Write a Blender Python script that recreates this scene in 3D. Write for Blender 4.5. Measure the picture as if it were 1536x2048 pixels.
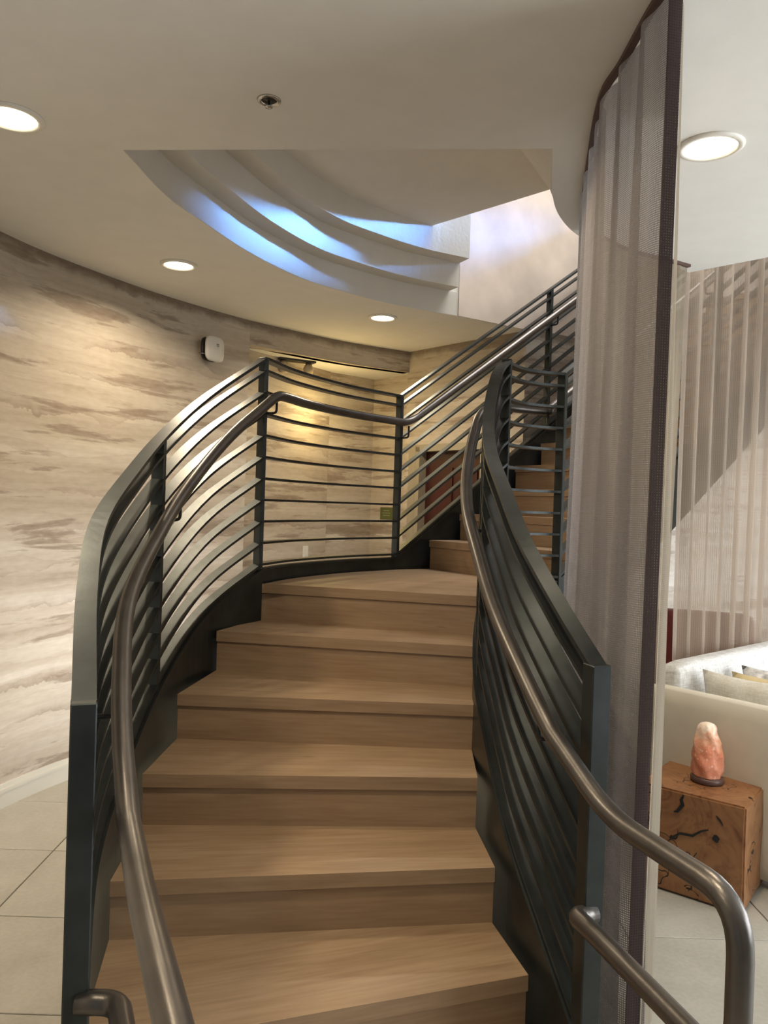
import bpy, bmesh, math, random
from mathutils import Vector, Matrix, Euler

random.seed(7)
for _o in list(bpy.data.objects):
    bpy.data.objects.remove(_o)
scene = bpy.context.scene
COL = scene.collection

# ------------------------------------------------------------------ camera
EYE = Vector((0, 0, 1.675))
PITCH, ROLL, FPX = -0.0088565, 0.032562, 1546.8
cam_d = bpy.data.cameras.new('camera')
cam_d.sensor_fit = 'VERTICAL'
cam_d.sensor_height = 36.0
cam_d.lens = FPX / 2048 * 36.0
cam_d.clip_start = 0.05
cam = bpy.data.objects.new('camera', cam_d)
COL.objects.link(cam)
_cp, _sp, _cr, _sr = math.cos(PITCH), math.sin(PITCH), math.cos(ROLL), math.sin(ROLL)
_fw = Vector((0, _cp, _sp)); _u0 = Vector((0, -_sp, _cp)); _r0 = Vector((1, 0, 0))
_rt = _r0 * _cr + _u0 * _sr; _up = _u0 * _cr - _r0 * _sr
_m = Matrix((_rt, _up, -_fw)).transposed().to_4x4(); _m.translation = EYE
cam.matrix_world = _m
scene.camera = cam

# ------------------------------------------------------------------ world, exposure, large lights
scene.view_settings.view_transform = 'Standard'
scene.view_settings.look = 'None'
scene.view_settings.gamma = 1.0
scene.view_settings.use_curve_mapping = False
scene.view_settings.exposure = -0.22
world = bpy.data.worlds.new('world'); scene.world = world
world.use_nodes = True
_bg = world.node_tree.nodes['Background']
_bg.inputs['Color'].default_value = (0.62, 0.78, 1.0, 1)
_bg.inputs['Strength'].default_value = 0.6


def area_light(name, loc, direction, sx, sy, power, color, spread=180):
    d = bpy.data.lights.new(name, 'AREA')
    d.shape = 'RECTANGLE'; d.size = sx; d.size_y = sy
    d.energy = power; d.color = color; d.spread = math.radians(spread)
    o = bpy.data.objects.new(name, d); COL.objects.link(o)
    o.location = loc
    o.rotation_euler = Vector(direction).to_track_quat('-Z', 'Y').to_euler()
    return o


# daylight through the skylight over the stairwell and the lounge windows; the last two lamps are added
area_light('skylight_daylight', (1.9, 5.1, 6.12), (0, 0, -1), 2.3, 1.9, 195, (1.0, 0.955, 0.90))
area_light('upper_window_daylight', (4.86, 7.2, 4.50), (-5.4, -2.6, -1.10), 0.9, 0.3, 14, (0.17, 0.42, 1.0), 7.5)
area_light('lounge_window_daylight', (4.86, 1.6, 1.5), (-1, 0.1, 0), 3.6, 2.1, 245, (0.95, 0.98, 1.0))
area_light('added_window_fill', (4.86, 6.4, 1.4), (-1, 0.15, 0), 2.0, 1.8, 75, (0.96, 0.98, 1.0))  # added fill that brightens the wall and armchair under the flight
area_light('added_wall_beam', (-1.75, -2.86, 1.25), (-0.25, 7.0, -0.50), 0.9, 0.9, 15, (1.0, 0.98, 0.95), 15)  # added narrow beam, makes the bright patch low on the left wall

# ------------------------------------------------------------------ helpers
C = 3.04          # ceiling height
FL = -0.03        # floor height
RISE = 0.18


def link(o, parent=None):
    COL.objects.link(o)
    if parent is not None:
        o.parent = parent
    return o


def mesh_obj(name, verts, faces, mat, parent=None, uv=None, smooth=False):
    me = bpy.data.meshes.new(name)
    me.from_pydata([tuple(v) for v in verts], [], faces)
    me.update()
    if uv is not None:
        lay = me.uv_layers.new(name='UVMap')
        for poly in me.polygons:
            for li in poly.loop_indices:
                co = me.vertices[me.loops[li].vertex_index].co
                lay.data[li].uv = uv(co, poly.normal, me.loops[li].vertex_index)
    if smooth:
        for p in me.polygons:
            p.use_smooth = True
    if mat:
        me.materials.append(mat)
    o = bpy.data.objects.new(name, me)
    return link(o, parent)


def bm_obj(name, bm, mat, parent=None, smooth=False):
    me = bpy.data.meshes.new(name)
    bmesh.ops.recalc_face_normals(bm, faces=bm.faces)
    bm.to_mesh(me); bm.free()
    if smooth:
        for p in me.polygons:
            p.use_smooth = True
    if mat:
        me.materials.append(mat)
    o = bpy.data.objects.new(name, me)
    return link(o, parent)


def empty(name, loc=(0, 0, 0), rz=0.0):
    o = bpy.data.objects.new(name, None)
    o.location = loc; o.rotation_euler = (0, 0, rz)
    o.empty_display_size = 0.1
    COL.objects.link(o)
    return o


def tag(o, label, cat, group=None):
    o['label'] = label; o['category'] = cat
    if group:
        o['group'] = group
    return o


def struct(o):
    o['kind'] = 'structure'
    return o


def box_verts(x0, x1, y0, y1, z0, z1):
    v = [(x0, y0, z0), (x1, y0, z0), (x1, y1, z0), (x0, y1, z0), (x0, y0, z1), (x1, y0, z1), (x1, y1, z1), (x0, y1, z1)]
    f = [(0, 3, 2, 1), (4, 5, 6, 7), (0, 1, 5, 4), (1, 2, 6, 5), (2, 3, 7, 6), (3, 0, 4, 7)]
    return v, f


def box(name, x0, x1, y0, y1, z0, z1, mat, parent=None, bevel=0.0, seg=2):
    bm = bmesh.new()
    v, f = box_verts(x0, x1, y0, y1, z0, z1)
    vs = [bm.verts.new(p) for p in v]
    for q in f:
        bm.faces.new([vs[i] for i in q])
    if bevel:
        bmesh.ops.bevel(bm, geom=list(bm.edges), offset=bevel, segments=seg, profile=0.5, affect='EDGES')
    return bm_obj(name, bm, mat, parent, smooth=False)


def prism(name, poly, z0, z1, mat, parent=None, uv=None):
    """vertical prism over a plan polygon (may be concave)"""
    bm = bmesh.new()
    lo = [bm.verts.new((p[0], p[1], z0)) for p in poly]
    hi = [bm.verts.new((p[0], p[1], z1)) for p in poly]
    n = len(poly)
    fb = bm.faces.new(lo); ft = bm.faces.new(hi)
    for i in range(n):
        j = (i + 1) % n
        bm.faces.new((lo[i], lo[j], hi[j], hi[i]))
    bmesh.ops.recalc_face_normals(bm, faces=bm.faces)
    if n > 4:
        bmesh.ops.triangulate(bm, faces=[fb, ft])
    o = bm_obj(name, bm, mat, parent)
    if uv:
        add_uv(o, uv)
    return o


def add_uv(o, uv):
    me = o.data
    lay = me.uv_layers.new(name='UVMap')
    for poly in me.polygons:
        for li in poly.loop_indices:
            vi = me.loops[li].vertex_index
            lay.data[li].uv = uv(me.vertices[vi].co, poly.normal, vi)


def catmull(pts, n=10):
    pts = [Vector(p) for p in pts]
    P = [pts[0] * 2 - pts[1]] + pts + [pts[-1] * 2 - pts[-2]]
    out = []
    for i in range(1, len(P) - 2):
        p0, p1, p2, p3 = P[i - 1], P[i], P[i + 1], P[i + 2]
        for k in range(n):
            t = k / n
            out.append(0.5 * ((2 * p1) + (p2 - p0) * t + (2 * p0 - 5 * p1 + 4 * p2 - p3) * t * t + (3 * p1 - p0 - 3 * p2 + p3) * t ** 3))
    out.append(pts[-1].copy())
    return out


def round_path(pts, r, n=6):
    """polyline with filleted corners"""
    pts = [Vector(p) for p in pts]
    out = [pts[0]]
    for i in range(1, len(pts) - 1):
        a, b, c = pts[i - 1], pts[i], pts[i + 1]
        d1 = (a - b); d2 = (c - b)
        l = min(r, d1.length * 0.45, d2.length * 0.45)
        s = b + d1.normalized() * l; e = b + d2.normalized() * l
        for k in range(n + 1):
            t = k / n
            out.append(s * (1 - t) ** 2 + b * 2 * t * (1 - t) + e * t * t)
    out.append(pts[-1])
    return out


def tube(name, pts, r, mat, parent=None, seg=14, cap=True):
    pts = [Vector(p) for p in pts]
    verts, faces = [], []
    n = len(pts)
    prev = None
    for i, p in enumerate(pts):
        t = (pts[min(i + 1, n - 1)] - pts[max(i - 1, 0)])
        t = t.normalized() if t.length > 1e-9 else Vector((0, 0, 1))
        if prev is None:
            ref = Vector((0, 0, 1)) if abs(t.z) < 0.9 else Vector((1, 0, 0))
            u = t.cross(ref).normalized()
        else:
            u = (prev - t * prev.dot(t)).normalized()
        prev = u
        w = t.cross(u)
        for k in range(seg):
            a = 2 * math.pi * k / seg
            verts.append(p + (u * math.cos(a) + w * math.sin(a)) * r)
    for i in range(n - 1):
        for k in range(seg):
            k2 = (k + 1) % seg
            faces.append((i * seg + k, i * seg + k2, (i + 1) * seg + k2, (i + 1) * seg + k))
    if cap:
        faces.append(tuple(range(seg - 1, -1, -1)))
        faces.append(tuple((n - 1) * seg + k for k in range(seg)))
    o = mesh_obj(name, verts, faces, mat, parent, smooth=True)
    return o


def plan_normals(pts):
    """horizontal unit vectors to the right of the travel direction"""
    out = []
    n = len(pts)
    for i in range(n):
        t = pts[min(i + 1, n - 1)] - pts[max(i - 1, 0)]
        t = Vector((t.x, t.y, 0)).normalized()
        out.append(Vector((t.y, -t.x, 0)))
    return out


def ribbon(name, pts, width, thick, mat, parent=None):
    """flat bar swept along a path: width lies level across the path"""
    pts = [Vector(p[:3]) for p in pts]
    nr = plan_normals(pts)
    n = len(pts); verts = []; faces = []
    for i, p in enumerate(pts):
        t = (pts[min(i + 1, n - 1)] - pts[max(i - 1, 0)]).normalized()
        w = nr[i]; h = w.cross(t).normalized()
        for sx, sy in ((-1, -1), (1, -1), (1, 1), (-1, 1)):
            verts.append(p + w * (sx * width / 2) + h * (sy * thick / 2))
    for i in range(n - 1):
        for k in range(4):
            k2 = (k + 1) % 4
            faces.append((i * 4 + k, i * 4 + k2, (i + 1) * 4 + k2, (i + 1) * 4 + k))
    faces.append((3, 2, 1, 0)); faces.append(tuple((n - 1) * 4 + k for k in range(4)))
    o = mesh_obj(name, verts, faces, mat, parent)
    bm = bmesh.new(); bm.from_mesh(o.data); bmesh.ops.recalc_face_normals(bm, faces=bm.faces); bm.to_mesh(o.data); bm.free()
    return o


def wall_strip(name, path, z0, z1, thick, mat, parent=None, u0=0.0, side=1):
    """upright plate along a plan path; z0/z1 numbers or lists; thickness to the right (side=1) or left (-1); u = arc length, v = height"""
    pts = [Vector((p[0], p[1], 0)) for p in path]
    nr = plan_normals(pts)
    n = len(pts); us = [u0]
    for i in range(1, n):
        us.append(us[-1] + (pts[i] - pts[i - 1]).length)
    Z0 = z0 if isinstance(z0, (list, tuple)) else [z0] * n
    Z1 = z1 if isinstance(z1, (list, tuple)) else [z1] * n
    verts, faces, uu = [], [], []
    for i, p in enumerate(pts):
        q = p + nr[i] * thick * side
        for (a, z) in ((p, Z0[i]), (p, Z1[i]), (q, Z1[i]), (q, Z0[i])):
            verts.append((a.x, a.y, z)); uu.append((us[i], z))
    for i in range(n - 1):
        for k in range(4):
            k2 = (k + 1) % 4
            faces.append((i * 4 + k, i * 4 + k2, (i + 1) * 4 + k2, (i + 1) * 4 + k))
    faces.append((3, 2, 1, 0)); faces.append(tuple((n - 1) * 4 + k for k in range(4)))
    o = mesh_obj(name, verts, faces, mat, parent)
    bm = bmesh.new(); bm.from_mesh(o.data); bmesh.ops.recalc_face_normals(bm, faces=bm.faces); bm.to_mesh(o.data); bm.free()
    add_uv(o, lambda co, nn, vi: uu[vi])
    return o


def lathe(name, prof, mat, parent=None, seg=24, loc=(0, 0, 0), smooth=True):
    verts, faces = [], []
    n = len(prof)
    for (r, z) in prof:
        for k in range(seg):
            a = 2 * math.pi * k / seg
            verts.append((loc[0] + r * math.cos(a), loc[1] + r * math.sin(a), loc[2] + z))
    for i in range(n - 1):
        for k in range(seg):
            k2 = (k + 1) % seg
            faces.append((i * seg + k, i * seg + k2, (i + 1) * seg + k2, (i + 1) * seg + k))
    if prof[0][0] > 1e-6:
        faces.append(tuple(range(seg - 1, -1, -1)))
    if prof[-1][0] > 1e-6:
        faces.append(tuple((n - 1) * seg + k for k in range(seg)))
    o = mesh_obj(name, verts, faces, mat, parent, smooth=smooth)
    bm = bmesh.new(); bm.from_mesh(o.data)
    bmesh.ops.remove_doubles(bm, verts=bm.verts, dist=1e-5)
    bmesh.ops.recalc_face_normals(bm, faces=bm.faces); bm.to_mesh(o.data); bm.free()
    return o


# ------------------------------------------------------------------ materials
MATS = {}


class NT:
    """tiny node helper"""
    def __init__(self, name):
        self.m = bpy.data.materials.new(name); self.m.use_nodes = True
        self.t = self.m.node_tree; self.t.nodes.clear()
        self.out = self.t.nodes.new('ShaderNodeOutputMaterial')

    def n(self, typ, ins=None, **kw):
        nd = self.t.nodes.new(typ)
        for k, v in kw.items():
            setattr(nd, k, v)
        if ins:
            for k, v in ins.items():
                if hasattr(v, 'bl_idname') or isinstance(v, bpy.types.NodeSocket):
                    self.t.links.new(v, nd.inputs[k])
                else:
                    nd.inputs[k].default_value = v
        return nd

    def math(self, op, a, b=0.0, c=0.0, clamp=False):
        return self.n('ShaderNodeMath', {0: a, 1: b, 2: c}, operation=op, use_clamp=clamp).outputs[0]

    def ramp(self, fac, stops, interp='LINEAR'):
        r = self.n('ShaderNodeValToRGB', {0: fac})
        r.color_ramp.interpolation = interp
        el = r.color_ramp.elements
        while len(el) < len(stops):
            el.new(0.5)
        for e, (p, c) in zip(el, stops):
            e.position = p; e.color = (*c, 1) if len(c) == 3 else c
        return r.outputs[0]

    def mix(self, f, a, b, blend='MIX'):
        m = self.n('ShaderNodeMix', None, data_type='RGBA', blend_type=blend)
        for k, v in ((0, f), (6, a), (7, b)):
            if isinstance(v, bpy.types.NodeSocket):
                self.t.links.new(v, m.inputs[k])
            else:
                m.inputs[k].default_value = v if k == 0 else ((*v, 1) if len(v) == 3 else v)
        return m.outputs[2]

    def noise(self, vec, scale, detail=3.0, rough=0.5, dist=0.0):
        return self.n('ShaderNodeTexNoise', {'Vector': vec, 'Scale': scale, 'Detail': detail, 'Roughness': rough, 'Distortion': dist}).outputs[0]

    def mapv(self, vec, scale=(1, 1, 1), loc=(0, 0, 0), rot=(0, 0, 0)):
        return self.n('ShaderNodeMapping', {'Vector': vec, 'Scale': scale, 'Location': loc, 'Rotation': rot}).outputs[0]

    def coord(self, which='Object'):
        return self.n('ShaderNodeTexCoord').outputs[which]

    def bsdf(self, **ins):
        b = self.n('ShaderNodeBsdfPrincipled')
        for k, v in ins.items():
            k = k.replace('_', ' ')
            if isinstance(v, bpy.types.NodeSocket):
                self.t.links.new(v, b.inputs[k])
            else:
                b.inputs[k].default_value = (*v, 1) if isinstance(v, tuple) and len(v) == 3 and k.endswith('Color') else v
        return b

    def bump(self, h, strength=0.2, dist=0.01):
        return self.n('ShaderNodeBump', {'Height': h, 'Strength': strength, 'Distance': dist}).outputs[0]

    def done(self, shader):
        self.t.links.new(shader, self.out.inputs[0])
        MATS[self.m.name] = self.m
        return self.m


def simple(name, col, rough=0.6, metal=0.0, var=0.06, scale=8.0, bump=0.0, bscale=60.0, **kw):
    k = NT(name)
    co = k.coord()
    nz = k.noise(co, scale, 4)
    dark = tuple(c * (1 - var * 2) for c in col); lite = tuple(min(1, c * (1 + var * 2)) for c in col)
    c = k.ramp(nz, [(0.3, dark), (0.7, lite)])
    ins = dict(Base_Color=c, Roughness=rough, Metallic=metal, **kw)
    if bump:
        ins['Normal'] = k.bump(k.noise(co, bscale, 3), bump, 0.004)
    return k.done(k.bsdf(**ins).outputs[0])


def emit(name, col, strength):
    k = NT(name)
    e = k.n('ShaderNodeEmission', {'Color': (*col, 1), 'Strength': strength})
    return k.done(e.outputs[0])


def wallpaper(name):
    """watercolour-striped wallpaper: cream washes with ragged taupe edges; UV = (arc length, height) in metres"""
    k = NT(name)
    uv = k.coord('UV')
    sep = k.n('ShaderNodeSeparateXYZ', {0: uv})
    u, v = sep.outputs[0], sep.outputs[1]
    wob = k.noise(k.mapv(uv, (0.8, 1.6, 1)), 1.0, 3, 0.5)
    rag = k.noise(k.mapv(uv, (6.5, 3.0, 1)), 1.0, 6, 0.66)
    ph = k.math('ADD', k.math('MULTIPLY', v, 4.6), k.math('MULTIPLY', wob, 1.9))
    ph = k.math('ADD', ph, k.math('MULTIPLY', rag, 0.55))
    saw = k.math('SUBTRACT', 1.0, k.math('FRACT', ph))
    edge = k.math('POWER', saw, 5.0)
    mask = k.ramp(k.noise(k.mapv(uv, (1.3, 3.0, 1), (4, 9, 0)), 1.0, 3), [(0.40, (0, 0, 0)), (0.62, (1, 1, 1))])
    edge = k.math('MULTIPLY', edge, k.n('ShaderNodeRGBToBW', {0: mask}).outputs[0])
    ph2 = k.math('ADD', k.math('MULTIPLY', v, 8.5), k.math('MULTIPLY', k.noise(k.mapv(uv, (0.7, 3.2, 1), (11, 2, 0)), 1.0, 4, 0.6), 3.0))
    saw2 = k.math('POWER', k.math('FRACT', ph2), 3.0)
    wash = k.noise(k.mapv(uv, (0.30, 7.0, 1), (3, 5, 0)), 1.0, 5, 0.6, 0.25)
    base = k.ramp(wash, [(0.24, (0.30, 0.245, 0.19)), (0.38, (0.46, 0.40, 0.325)), (0.54, (0.56, 0.505, 0.43)), (0.70, (0.69, 0.65, 0.585))])
    c1 = k.mix(k.math('MULTIPLY', saw2, 0.30), base, (0.36, 0.285, 0.21))
    st = k.noise(k.mapv(uv, (0.75, 6.5, 1), (7, 1, 0)), 1.0, 8, 0.66, 0.25)
    sf = k.n('ShaderNodeRGBToBW', {0: k.ramp(st, [(0.545, (0, 0, 0)), (0.585, (0.7, 0.7, 0.7)), (0.66, (0.95, 0.95, 0.95))])}).outputs[0]
    c1 = k.mix(sf, c1, (0.25, 0.190, 0.143))
    c2 = k.mix(k.math('MULTIPLY', edge, 0.6), c1, (0.215, 0.150, 0.105))
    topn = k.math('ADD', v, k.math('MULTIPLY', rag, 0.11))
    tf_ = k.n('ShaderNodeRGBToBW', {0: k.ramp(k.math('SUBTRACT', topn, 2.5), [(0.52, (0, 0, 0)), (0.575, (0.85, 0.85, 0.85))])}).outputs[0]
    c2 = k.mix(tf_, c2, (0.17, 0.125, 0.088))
    fine = k.noise(k.mapv(uv, (14, 40, 1)), 1.0, 2)
    c3 = k.mix(0.12, c2, k.ramp(fine, [(0.3, (0.25, 0.2, 0.16)), (0.7, (0.7, 0.66, 0.6))]))
    return k.done(k.bsdf(Base_Color=c3, Roughness=0.62, Normal=k.bump(fine, 0.08, 0.003)).outputs[0])


def wood_step(name):
    """light laminate planks; UV u along the step, v across"""
    k = NT(name)
    uv = k.coord('UV')
    inf = k.n('ShaderNodeObjectInfo')
    off = k.math('MULTIPLY', inf.outputs['Random'], 37.0)
    cx = k.n('ShaderNodeCombineXYZ', {0: off, 1: off, 2: off}).outputs[0]
    p = k.n('ShaderNodeVectorMath', {0: uv, 1: cx}, operation='ADD').outputs[0]
    g1 = k.noise(k.mapv(p, (1.6, 16, 1)), 1.0, 5, 0.6, 0.7)
    g2 = k.noise(k.mapv(p, (6, 90, 1)), 1.0, 3, 0.5)
    bl = k.noise(k.mapv(p, (2.2, 5.0, 1), (8, 3, 0)), 1.0, 3)
    c = k.ramp(g1, [(0.25, (0.27, 0.178, 0.105)), (0.5, (0.345, 0.24, 0.148)), (0.75, (0.41, 0.295, 0.188))])
    c = k.mix(k.ramp(bl, [(0.45, (0, 0, 0)), (0.72, (0.38, 0.38, 0.38))]), c, (0.28, 0.165, 0.09))
    c = k.mix(0.18, c, k.ramp(g2, [(0.35, (0.22, 0.13, 0.07)), (0.65, (0.5, 0.36, 0.23))]))
    kn = k.n('ShaderNodeTexVoronoi', {'Vector': k.mapv(p, (1.7, 7.5, 1)), 'Scale': 1.0}).outputs['Distance']
    c = k.mix(k.ramp(kn, [(0.0, (0.7, 0.7, 0.7)), (0.06, (0, 0, 0))]), c, (0.15, 0.08, 0.04))
    return k.done(k.bsdf(Base_Color=c, Roughness=0.42, Normal=k.bump(g2, 0.06, 0.002)).outputs[0])


def tile_mat(name):
    k = NT(name)
    co = k.coord('Object')
    inf = k.n('ShaderNodeObjectInfo')
    o3 = k.math('MULTIPLY', inf.outputs['Random'], 50.0)
    p = k.n('ShaderNodeVectorMath', {0: co, 1: k.n('ShaderNodeCombineXYZ', {0: o3, 1: o3, 2: 0.0}).outputs[0]}, operation='ADD').outputs[0]
    a = k.noise(p, 3.0, 5, 0.6, 0.5)
    b = k.noise(p, 55.0, 3)
    c = k.ramp(a, [(0.3, (0.36, 0.345, 0.30)), (0.7, (0.47, 0.455, 0.40))])
    c = k.mix(0.15, c, k.ramp(b, [(0.35, (0.3, 0.29, 0.25)), (0.65, (0.55, 0.53, 0.48))]))
    return k.done(k.bsdf(Base_Color=c, Roughness=0.38, Normal=k.bump(b, 0.04, 0.002)).outputs[0])


def weave(name, col, thread, open_frac, cover, lit, rough=0.8, du=0.006, dv=0.006):
    """sheer mesh cloth: threads (diffuse + translucent) and open cells; UV in metres"""
    k = NT(name)
    uv = k.coord('UV')
    sep = k.n('ShaderNodeSeparateXYZ', {0: uv})
    fu = k.math('FRACT', k.math('MULTIPLY', sep.outputs[0], 1 / du))
    fv = k.math('FRACT', k.math('MULTIPLY', sep.outputs[1], 1 / dv))
    hu = k.math('GREATER_THAN', fu, open_frac); hv = k.math('GREATER_THAN', fv, open_frac)
    thr = k.math('MAXIMUM', hu, hv)
    nz = k.noise(k.mapv(uv, (9, 0.8, 1)), 1.0, 3)
    cc = k.mix(k.ramp(nz, [(0.35, (0, 0, 0)), (0.65, (1, 1, 1))]), col, thread)
    dif = k.n('ShaderNodeBsdfDiffuse', {'Color': cc, 'Roughness': 0.5}).outputs[0]
    tra = k.n('ShaderNodeBsdfTranslucent', {'Color': cc}).outputs[0]
    cloth = k.n('ShaderNodeMixShader', {0: lit, 1: dif, 2: tra}).outputs[0]
    clear = k.n('ShaderNodeBsdfTransparent').outputs[0]
    fac = k.math('ADD', k.math('MULTIPLY', thr, cover[1] - cover[0]), cover[0])
    return k.done(k.n('ShaderNodeMixShader', {0: fac, 1: clear, 2: cloth}).outputs[0])


def teak(name):
    k = NT(name)
    co = k.coord()
    w = k.noise(co, 3.2, 4, 0.6, 1.5)
    rings = k.math('FRACT', k.math('MULTIPLY', w, 7.0))
    c = k.ramp(rings, [(0.0, (0.15, 0.058, 0.022)), (0.5, (0.29, 0.13, 0.052)), (1.0, (0.20, 0.082, 0.032))])
    big = k.noise(co, 5.0, 3, 0.5, 0.8)
    c = k.mix(k.ramp(big, [(0.35, (0, 0, 0)), (0.65, (0.7, 0.7, 0.7))]), c, (0.36, 0.18, 0.075))
    vor = k.n('ShaderNodeTexVoronoi', {'Vector': k.n('ShaderNodeVectorMath', {0: co, 1: k.n('ShaderNodeTexNoise', {'Vector': co, 'Scale': 5.0}).outputs['Color']}, operation='ADD').outputs[0], 'Scale': 4.2}, feature='DISTANCE_TO_EDGE').outputs['Distance']
    gate = k.noise(co, 4.0, 2)
    cr = k.math('MULTIPLY', k.math('LESS_THAN', vor, 0.022), k.math('GREATER_THAN', gate, 0.53))
    c = k.mix(cr, c, (0.018, 0.009, 0.006))
    return k.done(k.bsdf(Base_Color=c, Roughness=0.45, Normal=k.bump(k.math('SUBTRACT', w, cr), 0.3, 0.01)).outputs[0])


def salt(name):
    k = NT(name)
    co = k.coord()
    z = k.n('ShaderNodeSeparateXYZ', {0: co}).outputs[2]
    nz = k.noise(co, 22.0, 4, 0.6, 0.6)
    t = k.math('ADD', k.math('MULTIPLY', z, 3.6), k.math('MULTIPLY', k.math('SUBTRACT', nz, 0.5), 0.75))
    c = k.ramp(t, [(0.05, (0.80, 0.34, 0.22)), (0.45, (0.74, 0.27, 0.15)), (0.66, (0.84, 0.46, 0.30)), (0.84, (0.93, 0.77, 0.64))])
    sp = k.noise(co, 60.0, 2)
    c = k.mix(k.ramp(sp, [(0.60, (0, 0, 0)), (0.72, (0.6, 0.6, 0.6))]), c, (0.95, 0.78, 0.66))
    return k.done(k.bsdf(Base_Color=c, Roughness=0.35, Subsurface_Weight=0.35, Subsurface_Radius=(0.06, 0.025, 0.015), Subsurface_Scale=0.5,
                         Normal=k.bump(nz, 0.5, 0.01)).outputs[0])


def linen(name, a, b):
    k = NT(name)
    co = k.coord()
    n1 = k.noise(k.mapv(co, (18, 18, 140)), 1.0, 3, 0.6)
    n2 = k.noise(k.mapv(co, (140, 140, 18)), 1.0, 3, 0.6)
    f = k.math('MULTIPLY', k.math('ADD', n1, n2), 0.5)
    c = k.ramp(f, [(0.36, a), (0.62, b)])
    return k.done(k.bsdf(Base_Color=c, Roughness=0.9, Normal=k.bump(f, 0.25, 0.004)).outputs[0])


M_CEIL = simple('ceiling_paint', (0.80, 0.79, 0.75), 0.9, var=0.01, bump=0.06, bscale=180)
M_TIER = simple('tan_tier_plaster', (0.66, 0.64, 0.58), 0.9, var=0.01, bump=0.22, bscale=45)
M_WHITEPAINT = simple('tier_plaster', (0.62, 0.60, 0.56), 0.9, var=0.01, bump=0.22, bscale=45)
M_WALLP = wallpaper('striped_wallpaper')
M_METAL = simple('slate_painted_steel', (0.055, 0.063, 0.064), 0.38, 0.80, var=0.10, scale=9.0, bump=0.05, bscale=90)
M_PIPE = simple('bronze_grey_pipe', (0.135, 0.124, 0.115), 0.34, 0.80, var=0.06, scale=14.0, bump=0.06, bscale=240)
M_WOOD = wood_step('maple_laminate')
M_TILE = tile_mat('beige_floor_tile')
M_GROUT = simple('dark_grout', (0.12, 0.105, 0.09), 0.9)
M_BASEB = simple('cream_baseboard', (0.66, 0.64, 0.57), 0.5, var=0.01)
M_CURT = weave('taupe_mesh_cloth', (0.195, 0.177, 0.170), (0.28, 0.256, 0.245), 0.48, (0.44, 0.95), 0.36)
M_HEM = weave('dark_hem_cloth', (0.085, 0.065, 0.062), (0.13, 0.10, 0.095), 0.45, (0.45, 1.0), 0.3, du=0.007, dv=0.007)
M_EDGE = weave('cream_edge_cloth', (0.46, 0.40, 0.31), (0.56, 0.49, 0.39), 0.42, (0.50, 0.85), 0.5)
M_SHEER = weave('beige_sheer_cloth', (0.50, 0.42, 0.345), (0.70, 0.60, 0.50), 0.45, (0.50, 0.80), 0.55, du=0.008, dv=0.008)
M_PEACH = simple('peach_plaster', (0.66, 0.57, 0.49), 0.9, var=0.06, scale=3.5, bump=0.12, bscale=30)
M_SOFA = simple('beige_upholstery', (0.66, 0.62, 0.52), 0.7, var=0.02, bump=0.05, bscale=200)
M_LINEN = linen('pale_linen', (0.50, 0.50, 0.49), (0.78, 0.78, 0.77))
M_CREAM = linen('cream_linen', (0.58, 0.55, 0.48), (0.74, 0.71, 0.64))
M_YELLOW = simple('straw_fabric', (0.62, 0.50, 0.28), 0.9, bump=0.2, bscale=150)
M_FUR = simple('white_tufted_fabric', (0.62, 0.60, 0.58), 0.95, var=0.2, scale=26, bump=0.9, bscale=40)
M_TEAK = teak('teak_root')
M_SALT = salt('pink_salt')
M_DARKWOOD = simple('dark_turned_wood', (0.10, 0.055, 0.045), 0.4)
M_RED = simple('red_leather', (0.20, 0.035, 0.03), 0.45, var=0.08)
M_PURPLE = simple('dark_plum_leather', (0.055, 0.015, 0.03), 0.5, var=0.08)
M_DOOR = simple('mahogany_door', (0.050, 0.009, 0.006), 0.5, var=0.12, scale=5)
M_FRAME = simple('taupe_door_frame', (0.36, 0.32, 0.24), 0.6, var=0.02)
M_PLASTIC = simple('white_plastic', (0.74, 0.73, 0.70), 0.4, var=0.01)
M_BLACK = simple('black_plastic', (0.012, 0.012, 0.013), 0.4)
M_CHROME = simple('brushed_chrome', (0.55, 0.54, 0.52), 0.2, 1.0, var=0.02)
M_TRIM = simple('white_trim_ring', (0.78, 0.76, 0.70), 0.45, var=0.01)
M_LENS = emit('warm_lamp_lens', (1.0, 0.86, 0.62), 14.0)
M_GREEN = simple('olive_sign', (0.10, 0.115, 0.03), 0.5)
M_SIGNTXT = simple('pale_sign_lettering', (0.3, 0.32, 0.2), 0.6)
M_GREY = simple('grey_underside', (0.20, 0.21, 0.22), 0.5, 0.2)
M_STONE = simple('river_pebbles', (0.25, 0.22, 0.19), 0.35, var=0.4, scale=12)
M_WINF = simple('white_window_frame', (0.7, 0.7, 0.68), 0.5)
_k = NT('clear_window_glass')
M_GLASS = _k.done(_k.bsdf(Base_Color=(0.9, 0.95, 1.0), Roughness=0.02, Transmission_Weight=1.0, IOR=1.02).outputs[0])
M_LAMPGLASS = simple('frosted_fixture', (0.5, 0.42, 0.3), 0.3)

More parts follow.
